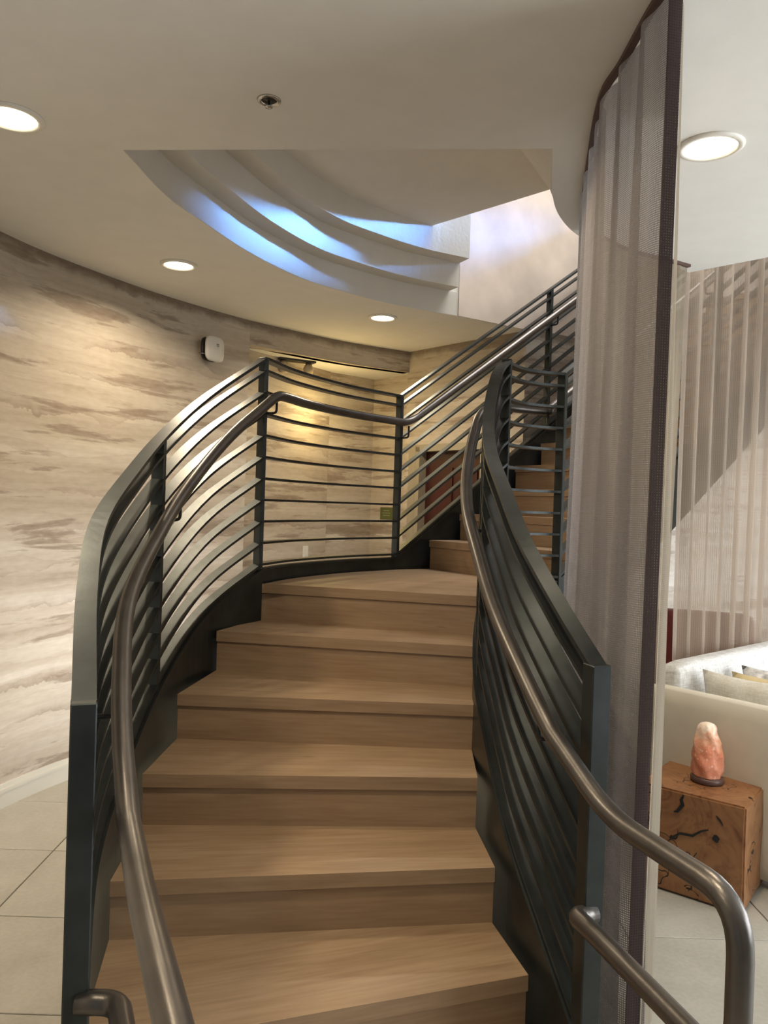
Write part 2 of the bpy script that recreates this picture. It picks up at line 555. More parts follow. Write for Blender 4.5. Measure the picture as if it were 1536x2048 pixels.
# ------------------------------------------------------------------ setting: floor of tiles
floor = struct(box('floor', -3.2, 5.0, -3.0, 9.2, FL - 0.14, FL - 0.004, M_GROUT))
TX, TY = 0.642, 0.585
tile_bm = bmesh.new()
tv, tf = box_verts(-TX / 2 + 0.0025, TX / 2 - 0.0025, -TY / 2 + 0.0025, TY / 2 - 0.0025, -0.012, 0.0)
tvs = [tile_bm.verts.new(p) for p in tv]
for q in tf:
    tile_bm.faces.new([tvs[i] for i in q])
bmesh.ops.bevel(tile_bm, geom=[e for e in tile_bm.edges if all(v.co.z > -0.001 for v in e.verts)], offset=0.002, segments=1, affect='EDGES')
first = bm_obj('tile', tile_bm, M_TILE, floor)
k0 = True
for i in range(-2, 10):
    for j in range(-7, 11):
        x = -1.53 + TX * (i + 0.5); y = 3.105 + TY * (j + 0.5)
        if x > 4.9 or y > 9.0 or y < -2.9 or x < -3.1:
            continue
        if k0:
            t = first; k0 = False
        else:
            t = first.copy(); link(t, floor)
        t.location = (x, y, FL)

# ------------------------------------------------------------------ setting: walls
E2 = Vector((0.81, 0.586)).normalized()      # direction of the upper flight
N2 = Vector((E2.y, -E2.x))                    # across it, towards the lounge
P2 = Vector((0.081, 5.035))
LW = catmull([(-2.5, -3.0, 0), (-2.45, 0.5, 0), (-2.36, 2.2, 0), (-2.22, 3.3, 0), (-2.06, 4.02, 0), (-1.95, 4.38, 0), (-1.82, 4.68, 0), (-1.58, 5.14, 0), (-1.30, 5.56, 0), (-1.06, 5.87, 0)], 6)
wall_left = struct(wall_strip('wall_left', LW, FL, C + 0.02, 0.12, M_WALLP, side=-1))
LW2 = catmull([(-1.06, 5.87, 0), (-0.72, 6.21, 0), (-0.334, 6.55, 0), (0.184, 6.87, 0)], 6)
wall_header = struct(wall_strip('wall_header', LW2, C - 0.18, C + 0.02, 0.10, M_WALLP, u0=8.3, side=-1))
# hallway behind the opening
wall_hall = struct(wall_strip('wall_hall', [(-1.16, 5.98), (-0.52, 6.98)], FL, C - 0.18, 0.1, M_WALLP, u0=3.1, side=-1))
wall_hall2 = struct(wall_strip('wall_hall_end', [(-0.60, 6.93), (-0.13, 7.34), (0.20, 6.98)], FL, C - 0.18, 0.1, M_WALLP, u0=5.7, side=-1))
ceiling_hall = struct(prism('ceiling_hall', [(-1.20, 5.95), (-0.74, 6.24), (-0.36, 6.58), (0.22, 6.93), (0.22, 7.2), (-0.1, 7.5), (-0.9, 7.2)], C - 0.18, C - 0.12, M_CEIL))
# back wall with the mahogany door
KB = Vector((0.184, 6.87)); W1 = Vector((1.04, 5.90)); DB = (W1 - KB); LB = DB.length; DB.normalize()
NB = Vector((DB.y, -DB.x))    # right of travel = towards viewer? (checked: points to -y)


def bpt(s, off=0.0):
    p = KB + DB * s - NB * off
    return (p.x, p.y)


D0, D1, DH = 0.13, 0.93, 2.19
wall_back = empty('wall_back'); struct(wall_back)
wall_strip('wall_panel', [bpt(-0.02), bpt(D0)], FL, C + 0.02, 0.12, M_WALLP, wall_back, 6.3, side=-1)
wall_strip('wall_panel', [bpt(D1), bpt(LB)], FL, C + 0.02, 0.12, M_WALLP, wall_back, 7.1, side=-1)
wall_strip('wall_panel', [bpt(D0), bpt(D1)], DH, C + 0.02, 0.12, M_WALLP, wall_back, 6.43, side=-1)
door_1 = empty('door_1'); struct(door_1)
wall_strip('door_leaf', [bpt(D0 + 0.05, 0.07), bpt(D1 - 0.05, 0.07)], FL + 0.01, DH - 0.04, 0.045, M_DOOR, door_1, side=-1)
for a, b in ((D0 + 0.14, D0 + 0.38), (D0 + 0.46, D1 - 0.14)):
    wall_strip('door_panel', [bpt(a, 0.058), bpt(b, 0.058)], 1.18, DH - 0.18, 0.014, M_DOOR, door_1, side=-1)
    wall_strip('door_panel', [bpt(a, 0.058), bpt(b, 0.058)], 0.2, 1.02, 0.014, M_DOOR, door_1, side=-1)
wall_strip('door_jamb', [bpt(D0, -0.015), bpt(D0 + 0.05, -0.015)], FL, DH, 0.13, M_FRAME, door_1, side=-1)
wall_strip('door_jamb', [bpt(D1 - 0.05, -0.015), bpt(D1, -0.015)], FL, DH, 0.13, M_FRAME, door_1, side=-1)
wall_strip('door_head', [bpt(D0, -0.015), bpt(D1, -0.015)], DH - 0.04, DH + 0.02, 0.13, M_FRAME, door_1, side=-1)
wall_strip('door_casing', [bpt(D0 - 0.09, -0.012), bpt(D0 - 0.005, -0.012)], FL, DH + 0.02, 0.02, M_FRAME, door_1, side=-1)
_hp = bpt(D1 - 0.15, 0.05); _hq = bpt(D1 - 0.15, -0.01); _hr = bpt(D1 - 0.27, -0.01)
tube('door_handle', round_path([(*_hp, 1.02), (*_hq, 1.02), (*_hr, 1.02)], 0.02), 0.01, M_CHROME, door_1, 8)

# tall stairwell wall beside the upper flight; above the hall it stands on the ceiling edge
W0 = Vector((0.478, 5.53))
EW = (W1 - W0).normalized()
W9 = W1 + EW * 4.75
wall_stair = empty('wall_stairwell'); struct(wall_stair)
_s0 = W0 - EW * 0.05
_nw = Vector((EW.y, -EW.x)) * 0.012
wall_strip('wall_upper_panel', [tuple(W0 + _nw), tuple(W1 + _nw)], C + 0.001, 6.2, 0.12, M_PEACH, wall_stair, side=-1)
wall_strip('wall_upper_panel', [tuple(W1), tuple(W9)], C + 0.02, 6.2, 0.12, M_PEACH, wall_stair, 0.7, side=-1)
wall_strip('wall_lower_panel', [tuple(W1), tuple(W9)], FL, C + 0.02, 0.12, M_WALLP, wall_stair, 9.4, side=-1)

# right wall with lounge windows, rear wall with an added glazed door, upper storey shell
wall_right = empty('wall_right'); struct(wall_right)


def rwall(y0, y1, z0, z1):
    box('wall_panel', 4.95, 5.07, y0, y1, z0, z1, M_WHITEPAINT, wall_right)


rwall(-3.0, -0.3, FL, 6.2); rwall(-0.3, 3.5, FL, 0.35); rwall(-0.3, 3.5, 2.65, 6.2)
rwall(3.5, 5.4, FL, 3.9); rwall(7.4, 9.2, FL, 3.9); rwall(5.4, 7.4, FL, 0.4); rwall(5.4, 7.4, 2.4, 3.9); rwall(3.5, 9.2, 5.9, 6.2); rwall(3.5, 6.1, 3.9, 5.9); rwall(8.3, 9.2, 3.9, 5.9)


def window(name, y0, y1, z0, z1, nm):
    w = empty(name, (4.95, y0, z0)); struct(w)
    for k in range(nm + 1):
        y = (y1 - y0) * k / nm
        box('mullion', 0.02, 0.09, y - 0.025, y + 0.025, 0, z1 - z0, M_WINF, w)
    box('window_sill', -0.01, 0.12, -0.02, y1 - y0 + 0.02, -0.03, 0.03, M_WINF, w)
    box('window_head', 0.02, 0.09, 0, y1 - y0, z1 - z0 - 0.05, z1 - z0, M_WINF, w)
    for k in range(nm):
        a = (y1 - y0) * k / nm + 0.025; b = (y1 - y0) * (k + 1) / nm - 0.025
        box('pane', 0.05, 0.056, a, b, 0.03, z1 - z0 - 0.05, M_GLASS, w)


window('window_1', -0.3, 3.5, 0.35, 2.65, 4)
window('window_2', 6.1, 8.3, 3.9, 5.9, 2)
window('added_window', 5.4, 7.4, 0.4, 2.4, 2)  # unseen window, added to go with the fill under the flight
wall_rear = empty('wall_rear'); struct(wall_rear)
for x0, x1, z0, z1 in ((-3.2, -2.38, FL, C + 0.1), (-0.94, 5.0, FL, C + 0.1), (-2.38, -0.94, 2.2, C + 0.1)):
    box('wall_panel', x0, x1, -3.07, -2.95, z0, z1, M_WALLP, wall_rear)
added_door = empty('added_door', (-2.38, -3.0, FL)); struct(added_door)  # unseen glazing, added to stand behind the beam on the left wall
for k in range(3):
    box('door_stile', 0.72 * k - 0.03, 0.72 * k + 0.03, -0.03, 0.03, 0, 2.23, M_WINF, added_door)
for k in range(2):
    box('pane', 0.72 * k + 0.03, 0.72 * k + 0.69, -0.004, 0.004, 0.02, 2.2, M_GLASS, added_door)
for nm_, a in (('wall_upper_left', (-3.2, -3.08, 1.9, 9.2)), ('wall_upper_front', (-3.2, 5.0, 1.78, 1.9)), ('wall_upper_back', (-3.2, 5.0, 9.2, 9.32))):
    struct(box(nm_, a[0], a[1], a[2], a[3], 3.5, 6.2, M_WHITEPAINT))

# upper ceiling with the skylight opening
ceiling_upper = empty('ceiling_upper'); struct(ceiling_upper)
for x0, x1, y0, y1 in ((-3.2, 0.7, 1.8, 9.3), (3.1, 5.05, 1.8, 9.3), (0.7, 3.1, 1.8, 4.1), (0.7, 3.1, 6.1, 9.3)):
    box('ceiling_panel', x0, x1, y0, y1, 6.2, 6.3, M_WHITEPAINT, ceiling_upper)
box('skylight_pane', 0.7, 3.1, 4.1, 6.1, 6.24, 6.25, M_GLASS, ceiling_upper)

# ------------------------------------------------------------------ setting: lower ceiling with the curved, tiered opening
HC = [(-1.076, 3.06), (-1.034, 3.50), (-0.947, 3.80), (-0.785, 4.276), (-0.545, 4.73), (-0.266, 5.03), (0.063, 5.302), (0.478, 5.53)]
hc = catmull([(p[0], p[1], 0) for p in HC], 6)
right_edge = catmull([(0.591, 2.93, 0), (0.69, 3.38, 0), (0.80, 3.66, 0), (0.96, 3.89, 0), (1.22, 4.10, 0), (1.53, 4.24, 0)], 5)
poly = [(-3.2, -3.05), (5.0, -3.05), (5.0, 1.04), (1.97, 4.07), (1.673, 4.367)]
poly += [(p.x, p.y) for p in reversed(right_edge)]
poly += [(p.x, p.y) for p in hc]
poly += [(W1.x, W1.y), (0.19, 6.90), (0.0, 7.1), (0.0, 9.2), (-3.2, 9.2)]
ceiling = struct(prism('ceiling', poly, C, C + 0.46, M_CEIL))
TH, TW = 0.165, 0.125
hn = plan_normals(hc)      # right of travel (near -> far along the curve): into the opening


def hoff(w):
    return [(p.x + n.x * w, p.y + n.y * w) for p, n in zip(hc, hn)]


def tier(w0, w1, z0, z1, cut):
    a = hoff(w0); b = hoff(w1)
    if cut:
        a = a[:-cut]; b = b[:-cut]
    return prism('ceiling_tier', list(reversed(a)) + b, z0, z1, M_TIER, ceiling)


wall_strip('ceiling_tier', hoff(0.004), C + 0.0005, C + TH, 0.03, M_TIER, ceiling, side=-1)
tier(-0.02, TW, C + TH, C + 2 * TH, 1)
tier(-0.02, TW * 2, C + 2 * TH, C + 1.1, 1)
S1, S2, S3, S4 = (-0.33, 5.16), (0.115, 5.28), (0.90, 4.50), (0.64, 4.00)
ZS = C + 3 * TH
slabp = [(-1.2, 3.2)] + [p for p in hoff(TW * 2 - 0.03)[6:30]] + [S2, S3, S4, (0.60, 3.0), (-1.0, 3.05)]
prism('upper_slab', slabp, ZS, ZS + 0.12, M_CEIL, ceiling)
# slanted plaster facet on the right of the recess
mesh_obj('plaster_facet', [(0.591, 2.931, C), (0.69, 3.38, C), (0.90, 4.50, ZS), (0.64, 4.0, ZS), (0.67, 2.931, C + 0.02), (0.77, 3.38, C + 0.02), (0.98, 4.5, ZS + 0.02), (0.72, 4.0, ZS + 0.02)],
         [(0, 1, 2, 3), (7, 6, 5, 4), (0, 4, 5, 1), (1, 5, 6, 2), (2, 6, 7, 3), (3, 7, 4, 0)], M_CEIL, ceiling)

# baseboard along the curved wall
baseboard = empty('baseboard_left'); struct(baseboard)
bb = [(p.x, p.y) for p in LW]
wall_strip('baseboard_board', bb, FL, FL + 0.085, 0.014, M_BASEB, baseboard, side=1)
wall_strip('baseboard_bead', bb, FL + 0.085, FL + 0.105, 0.019, M_BASEB, baseboard, side=1)
wall_strip('baseboard_cap', bb, FL + 0.105, FL + 0.13, 0.010, M_BASEB, baseboard, side=1)

# ------------------------------------------------------------------ staircase
stair = empty('staircase', (0, 0, 0))
tag(stair, 'curved staircase with maple treads and dark steel stringers turning up to the right', 'staircase')
NL = {1: (-0.575, 1.36), 2: (-0.683, 1.80), 3: (-0.772, 2.27), 4: (-0.804, 2.662), 5: (-0.795, 3.06), 6: (-0.741, 3.501), 7: (-0.613, 3.894)}
NR = {1: (0.535, 1.90), 2: (0.451, 2.176), 3: (0.388, 2.438), 4: (0.362, 2.731), 5: (0.377, 3.038), 6: (0.41, 3.322), 7: (0.457, 3.634)}


def step_uv(a, b):
    d = (Vector(b) - Vector(a)).normalized()

    def f(co, n, vi):
        u = co.x * d.x + co.y * d.y
        if abs(n.z) > 0.5:
            return (u, -co.x * d.y + co.y * d.x)
        return (u, co.z + 3.3)
    return f


def add_step(a, b, c, d, z, za, thick=0.046, back=0.03):
    """a,b = front edge left/right; c,d = next front edge right/left; riser below"""
    a, b, c, d = Vector(a), Vector(b), Vector(c), Vector(d)
    per = Vector((-(b - a).y, (b - a).x)).normalized()
    bm_poly = [a, b, c + (c - b).normalized() * back, d + (d - a).normalized() * back]
    t = prism('tread', [tuple(p) for p in bm_poly], z - thick, z, M_WOOD, stair, step_uv(a, b))
    r0, r1 = a + per * 0.010, b + per * 0.010
    r = prism('riser', [tuple(r0), tuple(r1), tuple(r1 + per * 0.018), tuple(r0 + per * 0.018)], za, z - thick - 0.002, M_WOOD, stair, step_uv(a, b))
    return t


for k in range(1, 7):
    add_step(NL[k], NR[k], NR[k + 1], NL[k + 1], RISE * k, max(RISE * (k - 1), FL))

# landing
segB = catmull([(-0.623, 3.868, 0), (-0.50, 4.23, 0), (-0.25, 4.66, 0), (0.081, 5.035, 0)], 8)
segRB = catmull([(0.565, 3.71, 0), (0.66, 3.845, 0), (0.78, 3.92, 0), (0.89, 3.95, 0)], 6)
GO = 0.26
UZ = 0.012
WIN = 1.353       # rail-to-rail width of the upper flight


def upt(t, off):
    p = P2 + E2 * t + N2 * off
    return (p.x, p.y)


land = [NL[7], NR[7]] + [(p.x - 0.02, p.y + 0.02) for p in segRB] + [upt(0.29, WIN - 0.03), upt(0.29, 0.03)] + [(p.x + 0.02, p.y - 0.01) for p in reversed(segB)]
prism('landing', land, RISE * 7 - 0.046, RISE * 7, M_WOOD, stair, step_uv(NL[7], NR[7]))
a, b = Vector(NL[7]), Vector(NR[7]); per = Vector((-(b - a).y, (b - a).x)).normalized()
r0, r1 = a + per * 0.01, b + per * 0.01
prism('riser', [tuple(r0), tuple(r1), tuple(r1 + per * 0.018), tuple(r0 + per * 0.018)], RISE * 6, RISE * 7 - 0.048, M_WOOD, stair, step_uv(NL[7], NR[7]))
NST = 20
for k in range(8, NST + 1):
    t = 0.26 + GO * (k - 8); z = RISE * k + UZ
    add_step(upt(t, 0.03), upt(t, WIN - 0.03), upt(t + GO, WIN - 0.03), upt(t + GO, 0.03), z, RISE * (k - 1) + (UZ if k > 8 else 0))

# railing paths: x, y, base z (top of stringer), top-rail z
LP = catmull([(-0.609, 1.60, 0.33, 0), (-0.735, 1.93, 0.48, 0), (-0.83, 2.26, 0.62, 0), (-0.865, 2.66, 0.80, 0), (-0.86, 3.06, 0.98, 0), (-0.80, 3.48, 1.16, 0), (-0.623, 3.868, 1.33, 0)], 8)
LT = catmull([(-0.609, 1.60, 1.243), (-0.735, 1.93, 1.435), (-0.83, 2.26, 1.60), (-0.865, 2.66, 1.765), (-0.86, 3.06, 1.945), (-0.80, 3.48, 2.145), (-0.623, 3.868, 2.385)], 8)
RP = catmull([(0.565, 2.0, 0.31, 0), (0.51, 2.2, 0.455, 0), (0.45, 2.46, 0.63, 0), (0.422, 2.74, 0.81, 0), (0.408, 3.03, 0.985, 0), (0.435, 3.31, 1.15, 0), (0.50, 3.58, 1.29, 0), (0.565, 3.71, 1.33, 0)], 8)
RT = catmull([(0.565, 2.0, 1.275), (0.51, 2.2, 1.405), (0.45, 2.46, 1.575), (0.422, 2.74, 1.745), (0.408, 3.03, 1.905), (0.435, 3.31, 2.08), (0.50, 3.58, 2.29), (0.565, 3.71, 2.385)], 8)
LP = [Vector((p[0], p[1], p[2])) for p in LP]; RP = [Vector((p[0], p[1], p[2])) for p in RP]
BT = [Vector((p.x, p.y, 2.385)) for p in segB]; BP = [Vector((p.x, p.y, 1.33)) for p in segB]
QT = [Vector((p.x, p.y, 2.37)) for p in segRB]; QP = [Vector((p.x, p.y, 1.31)) for p in segRB]
SL = RISE / GO
TEND = 3.35
UP_ = [Vector((*upt(t, 0.0), 1.335 + SL * t)) for t in (0.0, 0.6, 1.38, 2.0, 2.7, TEND)]
UT_ = [Vector((*upt(t, 0.0), 2.385 + SL * t)) for t in (0.0, 0.6, 1.38, 2.0, 2.7, TEND)]
VT0 = (Vector((0.89, 3.95)) - P2).dot(E2)
VP_ = [Vector((*upt(VT0 + t, WIN), 1.315 + SL * t)) for t in (0.0, 0.6, 1.38, 2.0, 2.7, TEND)]
VT_ = [Vector((*upt(VT0 + t, WIN), 2.37 + SL * t)) for t in (0.0, 0.6, 1.38, 2.0, 2.7, TEND)]


def stringer(name, path, depth, side):
    z1 = [p.z for p in path]; z0 = [max(p.z - depth, FL) for p in path]
    pts = [(p.x, p.y) for p in path]
    return wall_strip(name, pts, z0, z1, 0.016, M_METAL, stair, side=side)


# stringers stand just outside the tread ends
def shift(path, w):
    nr = plan_normals(path)
    return [p + n * w for p, n in zip(path, nr)]


lp_s = [p.copy() for p in LP]; rp_s = [p.copy() for p in RP]
# lower stringers run on from the newels down to the floor
lp_s = [Vector((-0.53, 1.36, 0.22))] + lp_s
rp_s = [Vector((0.60, 1.86, 0.22))] + rp_s
stringer('stringer', shift(lp_s, 0.03), 0.42, -1)
stringer('stringer', shift(rp_s, -0.03), 0.42, 1)
stringer('landing_fascia', BP, 0.38, -1)
stringer('landing_fascia', QP, 0.46, 1)
stringer('stringer', UP_, 0.36, -1)
stringer('stringer', VP_, 0.40, 1)
# plate cap on every stringer
for pth in (shift(lp_s, 0.012), shift(rp_s, -0.012), BP, QP, UP_, VP_):
    ribbon('stringer_cap', [p + Vector((0, 0, 0.004)) for p in pth], 0.045, 0.010, M_METAL, stair)
# soffit plates that close the flights from below
sof = [Vector((*upt(t, WIN / 2), 1.335 + SL * t - 0.36)) for t in (-0.02, 1.6, TEND)]
ribbon('flight_soffit', sof, WIN - 0.05, 0.012, M_GREY, stair)
prism('landing_soffit', [(p[0], p[1]) for p in land], RISE * 7 - 0.30, RISE * 7 - 0.285, M_GREY, stair)
# steel column under the landing corner
cx, cy = 0.50, 4.15
tube('support_column', [(cx, cy, FL), (cx, cy, RISE * 7 - 0.3)], 0.06, M_METAL, stair, 16)

# ------------------------------------------------------------------ railings
FR = [0.027, 0.129, 0.231, 0.333, 0.435, 0.536, 0.638, 0.74, 0.842, 0.943, 1.0]
RW, RTK = 0.050, 0.012


def rails(base, top, parent):
    for i, f in enumerate(FR):
        ribbon('rail', [b.lerp(t, f) for b, t in zip(base, top)], RW, RTK if i < 10 else 0.014, M_METAL, parent)


def post(base, top, direction, parent, w=0.05, t=0.026, z0=None):
    d = Vector((direction[0], direction[1], 0)).normalized(); n = Vector((d.y, -d.x, 0))
    bz = base.z if z0 is None else z0
    vs = []
    for z, c in ((bz, base), (top.z, top)):
        for sx, sy in ((-1, -1), (1, -1), (1, 1), (-1, 1)):
            q = Vector((c.x, c.y, z)) + n * (sx * w / 2) + d * (sy * t / 2)
            vs.append(q)
    f = [(0, 3, 2, 1), (4, 5, 6, 7), (0, 1, 5, 4), (1, 2, 6, 5), (2, 3, 7, 6), (3, 0, 4, 7)]
    o = mesh_obj('post', vs, f, M_METAL, parent)
    bm = bmesh.new(); bm.from_mesh(o.data); bmesh.ops.recalc_face_normals(bm, faces=bm.faces)
    bmesh.ops.bevel(bm, geom=list(bm.edges), offset=0.003, segments=1, affect='EDGES'); bm.to_mesh(o.data); bm.free()
    return o


def dirat(path, i):
    return path[min(i + 1, len(path) - 1)] - path[max(i - 1, 0)]


outer = empty('stair_railing', (-0.609, 1.6, FL)); outer.location = (0, 0, 0)
tag(outer, 'slate steel railing along the outer side of the stair, left edge then up the wall', 'railing')
inner = empty('stair_railing', (0, 0, 0))
tag(inner, 'slate steel railing along the inner side of the stair, beside the taupe curtain', 'railing')
rails(LP, LT, outer); rails(BP, BT, outer); rails(UP_, UT_, outer)
rails(RP, RT, inner); rails(QP, QT, inner); rails(VP_, VT_, inner)
UPV = Vector((0, 0, 0.007))
post(LP[0], LT[0] + UPV, dirat(LP, 0), outer, 0.052, 0.052, z0=FL)
i = 30
post(LP[i], LT[i], dirat(LP, i), outer)
post(LP[-1], LT[-1] + UPV, (0.62, 0.78), outer)
post(BP[-1], BT[-1] + UPV, (0.66, 0.75), outer)
post(UP_[2], UT_[2], E2, outer); post(UP_[4], UT_[4], E2, outer)
post(RP[0], RT[0] + UPV, dirat(RP, 0), inner, 0.054, 0.054, z0=FL)
i = 32
post(RP[i], RT[i], dirat(RP, i), inner)
post(RP[-1], RT[-1] + UPV, (0.35, 0.93), inner)
post(QP[-1], QT[-1] + UPV, (0.75, 0.66), inner, z0=0.95)
post(VP_[2], VT_[2], E2, inner); post(VP_[4], VT_[4], E2, inner)

# handrails: round pipe inside each railing, with return loops at the bottom
PR = 0.0245


def off_path(path, w, dz):
    nr = plan_normals(path)
    return [p + n * w + Vector((0, 0, dz)) for p, n in zip(path, nr)]


lh = off_path(LT, 0.088, -0.23)
lh = [p + Vector((0, 0, 0.04 * (k / (len(lh) - 1)) ** 3)) for k, p in enumerate(lh)]
bh = off_path(BT, 0.085, -0.178)
uh = off_path(UT_, 0.085, -0.19)
loopL = [(-0.60, 1.585, 0.63), (-0.515, 1.59, 0.63), (-0.44, 1.42, 0.63), (-0.19, 0.84, 0.63), (-0.19, 0.84, 1.02), (-0.375, 1.26, 1.02), lh[0] + Vector((0.02, -0.04, -0.005))]
ctl = round_path(loopL, 0.10, 6) + lh[3:-3]
corner1 = [lh[-4], Vector((-0.545, 3.845, 2.205)), bh[3]]
corner2 = [bh[-4], Vector((0.142, 4.985, 2.207)), uh[1]]
ctl = round_path(loopL, 0.10, 6) + lh[3:-4] + round_path(corner1, 0.12, 6) + bh[4:-4] + round_path(corner2, 0.12, 6) + uh[2:]
hand_o = tube('handrail', ctl, PR, M_PIPE, outer, 16)
rh = off_path(RT, -0.082, -0.24)
rh = [p + Vector((0, 0, 0.04 * (k / (len(rh) - 1)) ** 3)) for k, p in enumerate(rh)]
qh = off_path(QT, -0.085, -0.178)
vh = off_path(VT_, -0.085, -0.19)
loopR = [(0.575, 1.985, 0.64), (0.52, 1.96, 0.645), (0.545, 1.87, 0.65), (0.672, 1.395, 0.655), (0.672, 1.395, 0.975), (0.548, 1.79, 0.965), rh[3]]
corner3 = [rh[-5], qh[1]]
ctl = round_path(loopR, 0.10, 7) + rh[4:-4] + qh[4:-2] + round_path([qh[-2], Vector((0.835, 4.01, 2.19)), vh[1]], 0.08, 5) + vh[2:]
hand_i = tube('handrail', ctl, PR, M_PIPE, inner, 16)


def bracket(path_pt, post_pt, parent):
    p = Vector(path_pt); q = Vector(post_pt)
    low = p.z - 0.085
    pts = round_path([Vector((q.x, q.y, low)), Vector((p.x, p.y, low)), Vector((p.x, p.y, p.z - 0.01))], 0.018, 4)
    tube('bracket', pts, 0.0065, M_BLACK, parent, 8)


bracket(lh[30], LT[30], hand_o); bracket(lh[8], LT[8], hand_o)
bracket((-0.55, 3.85, 2.2), LT[-1], hand_o); bracket((0.142, 4.985, 2.2), BT[-1], hand_o)
bracket(uh[2], UT_[2], hand_o)
bracket(rh[32], RT[32], hand_i); bracket(rh[6], RT[6], hand_i); bracket((0.83, 4.0, 2.18), QT[-1], hand_i); bracket(vh[2], VT_[2], hand_i)

# ------------------------------------------------------------------ downlights
def downlight(x, y, label, r=0.078, power=20, lamp=True):
    o = empty('downlight', (x, y, C))
    tag(o, label, 'downlight', 'recessed ceiling downlights')
    lathe('trim_ring', [(r + 0.004, -0.001), (r + 0.006, -0.010), (r + 0.022, -0.011), (r + 0.030, -0.004), (r + 0.030, 0.0)], M_TRIM, o, 32)
    lathe('lens', [(0.0, -0.005), (r * 0.7, -0.007), (r + 0.004, -0.004), (r + 0.004, 0.0)], M_LENS, o, 32)
    d = bpy.data.lights.new('downlight_lamp', 'AREA'); d.shape = 'DISK'; d.size = r * 1.8
    d.energy = power; d.color = (1.0, 0.82, 0.58); d.spread = math.radians(150)
    l = bpy.data.objects.new('lamp', d); link(l, o); l.location = (0, 0, -0.014)
    return o


downlight(-1.40, 2.82, 'lit round downlight cut by the left edge of the picture', 0.085)
downlight(-1.246, 4.53, 'lit round downlight between the striped wall and the blue-lit ceiling curve')
downlight(-0.057, 5.64, 'small far lit downlight below the right end of the ceiling tiers')
downlight(1.163, 2.87, 'lit round downlight in the pale ceiling right of the curtain', 0.088)
downlight(-1.45, 0.9, 'lit downlight in the ceiling behind the viewer, on the left', 0.078, 12)
downlight(-0.10, 1.70, 'lit downlight in the ceiling just above the stair foot, past the picture top', 0.085, 18)

# sprinkler
sp = empty('fire_sprinkler', (-0.437, 2.645, C)); tag(sp, 'chrome recessed fire sprinkler in the ceiling', 'sprinkler')
lathe('escutcheon', [(0.026, 0.0), (0.026, -0.004), (0.031, -0.007), (0.039, -0.004), (0.041, 0.0)], M_CHROME, sp, 28)
lathe('cup', [(0.0, -0.0015), (0.026, -0.001), (0.026, -0.0005)], M_BLACK, sp, 24)
lathe('deflector', [(0.0, -0.026), (0.013, -0.025), (0.013, -0.022), (0.004, -0.020), (0.004, -0.001)], M_CHROME, sp, 16)

# ------------------------------------------------------------------ wall devices
def on_wall(px):
    pass


wp = Vector((-1.355, 5.48, 0)); wd = Vector((0.535, 0.845, 0)).normalized()
ap = empty('access_point', (-1.29, 5.52, 2.74)); ap.rotation_euler = (0, 0, math.atan2(wd.y, wd.x))
tag(ap, 'white rounded-square wireless device on a black bracket high on the striped wall', 'wireless device')


def squircle(name, w, h, d0, d1, mat, parent, dome=0.0, n=40, e=4.0):
    verts, faces = [], []
    rings = [(1.0, d0), (1.0, d0 + (d1 - d0) * 0.6), (0.94, d0 + (d1 - d0) * 0.9), (0.6, d1 + dome * 0.7), (0.0, d1 + dome)]
    for s, d in rings:
        for k in range(n):
            a = 2 * math.pi * k / n
            c, s_ = math.cos(a), math.sin(a)
            r = (abs(c) ** e + abs(s_) ** e) ** (-1 / e)
            verts.append((c * r * w / 2 * s, -d, s_ * r * h / 2 * s))
    for i in range(len(rings) - 1):
        for k in range(n):
            k2 = (k + 1) % n
            faces.append((i * n + k, i * n + k2, (i + 1) * n + k2, (i + 1) * n + k))
    faces.append(tuple(range(n)))
    o = mesh_obj(name, verts, faces, mat, parent, smooth=True)
    bm = bmesh.new(); bm.from_mesh(o.data); bmesh.ops.remove_doubles(bm, verts=bm.verts, dist=1e-6)
    bmesh.ops.recalc_face_normals(bm, faces=bm.faces); bm.to_mesh(o.data); bm.free()
    return o


squircle('mount_plate', 0.165, 0.165, 0.012, 0.030, M_BLACK, ap)
squircle('cover', 0.175, 0.175, 0.058, 0.078, M_PLASTIC, ap, 0.006)
box('mount_block', -0.06, 0.04, -0.06, -0.028, -0.065, 0.065, M_BLACK, ap, 0.008)
box('logo_mark', 0.0, 0.022, -0.0862, -0.083, 0.03, 0.036, M_GREY, ap)
box('logo_mark', 0.0, 0.022, -0.0862, -0.083, 0.018, 0.024, M_GREY, ap)
box('status_light', 0.004, 0.02, -0.0865, -0.083, 0.004, 0.014, M_PLASTIC, ap)
tube('wire_clip', [(-0.1, -0.012, 0.05), (-0.085, -0.05, 0.075), (-0.06, -0.03, 0.08)], 0.003, M_CHROME, ap, 6)
tube('wire_clip', [(-0.1, -0.012, -0.04), (-0.085, -0.05, -0.045), (-0.06, -0.03, -0.05)], 0.003, M_CHROME, ap, 6)

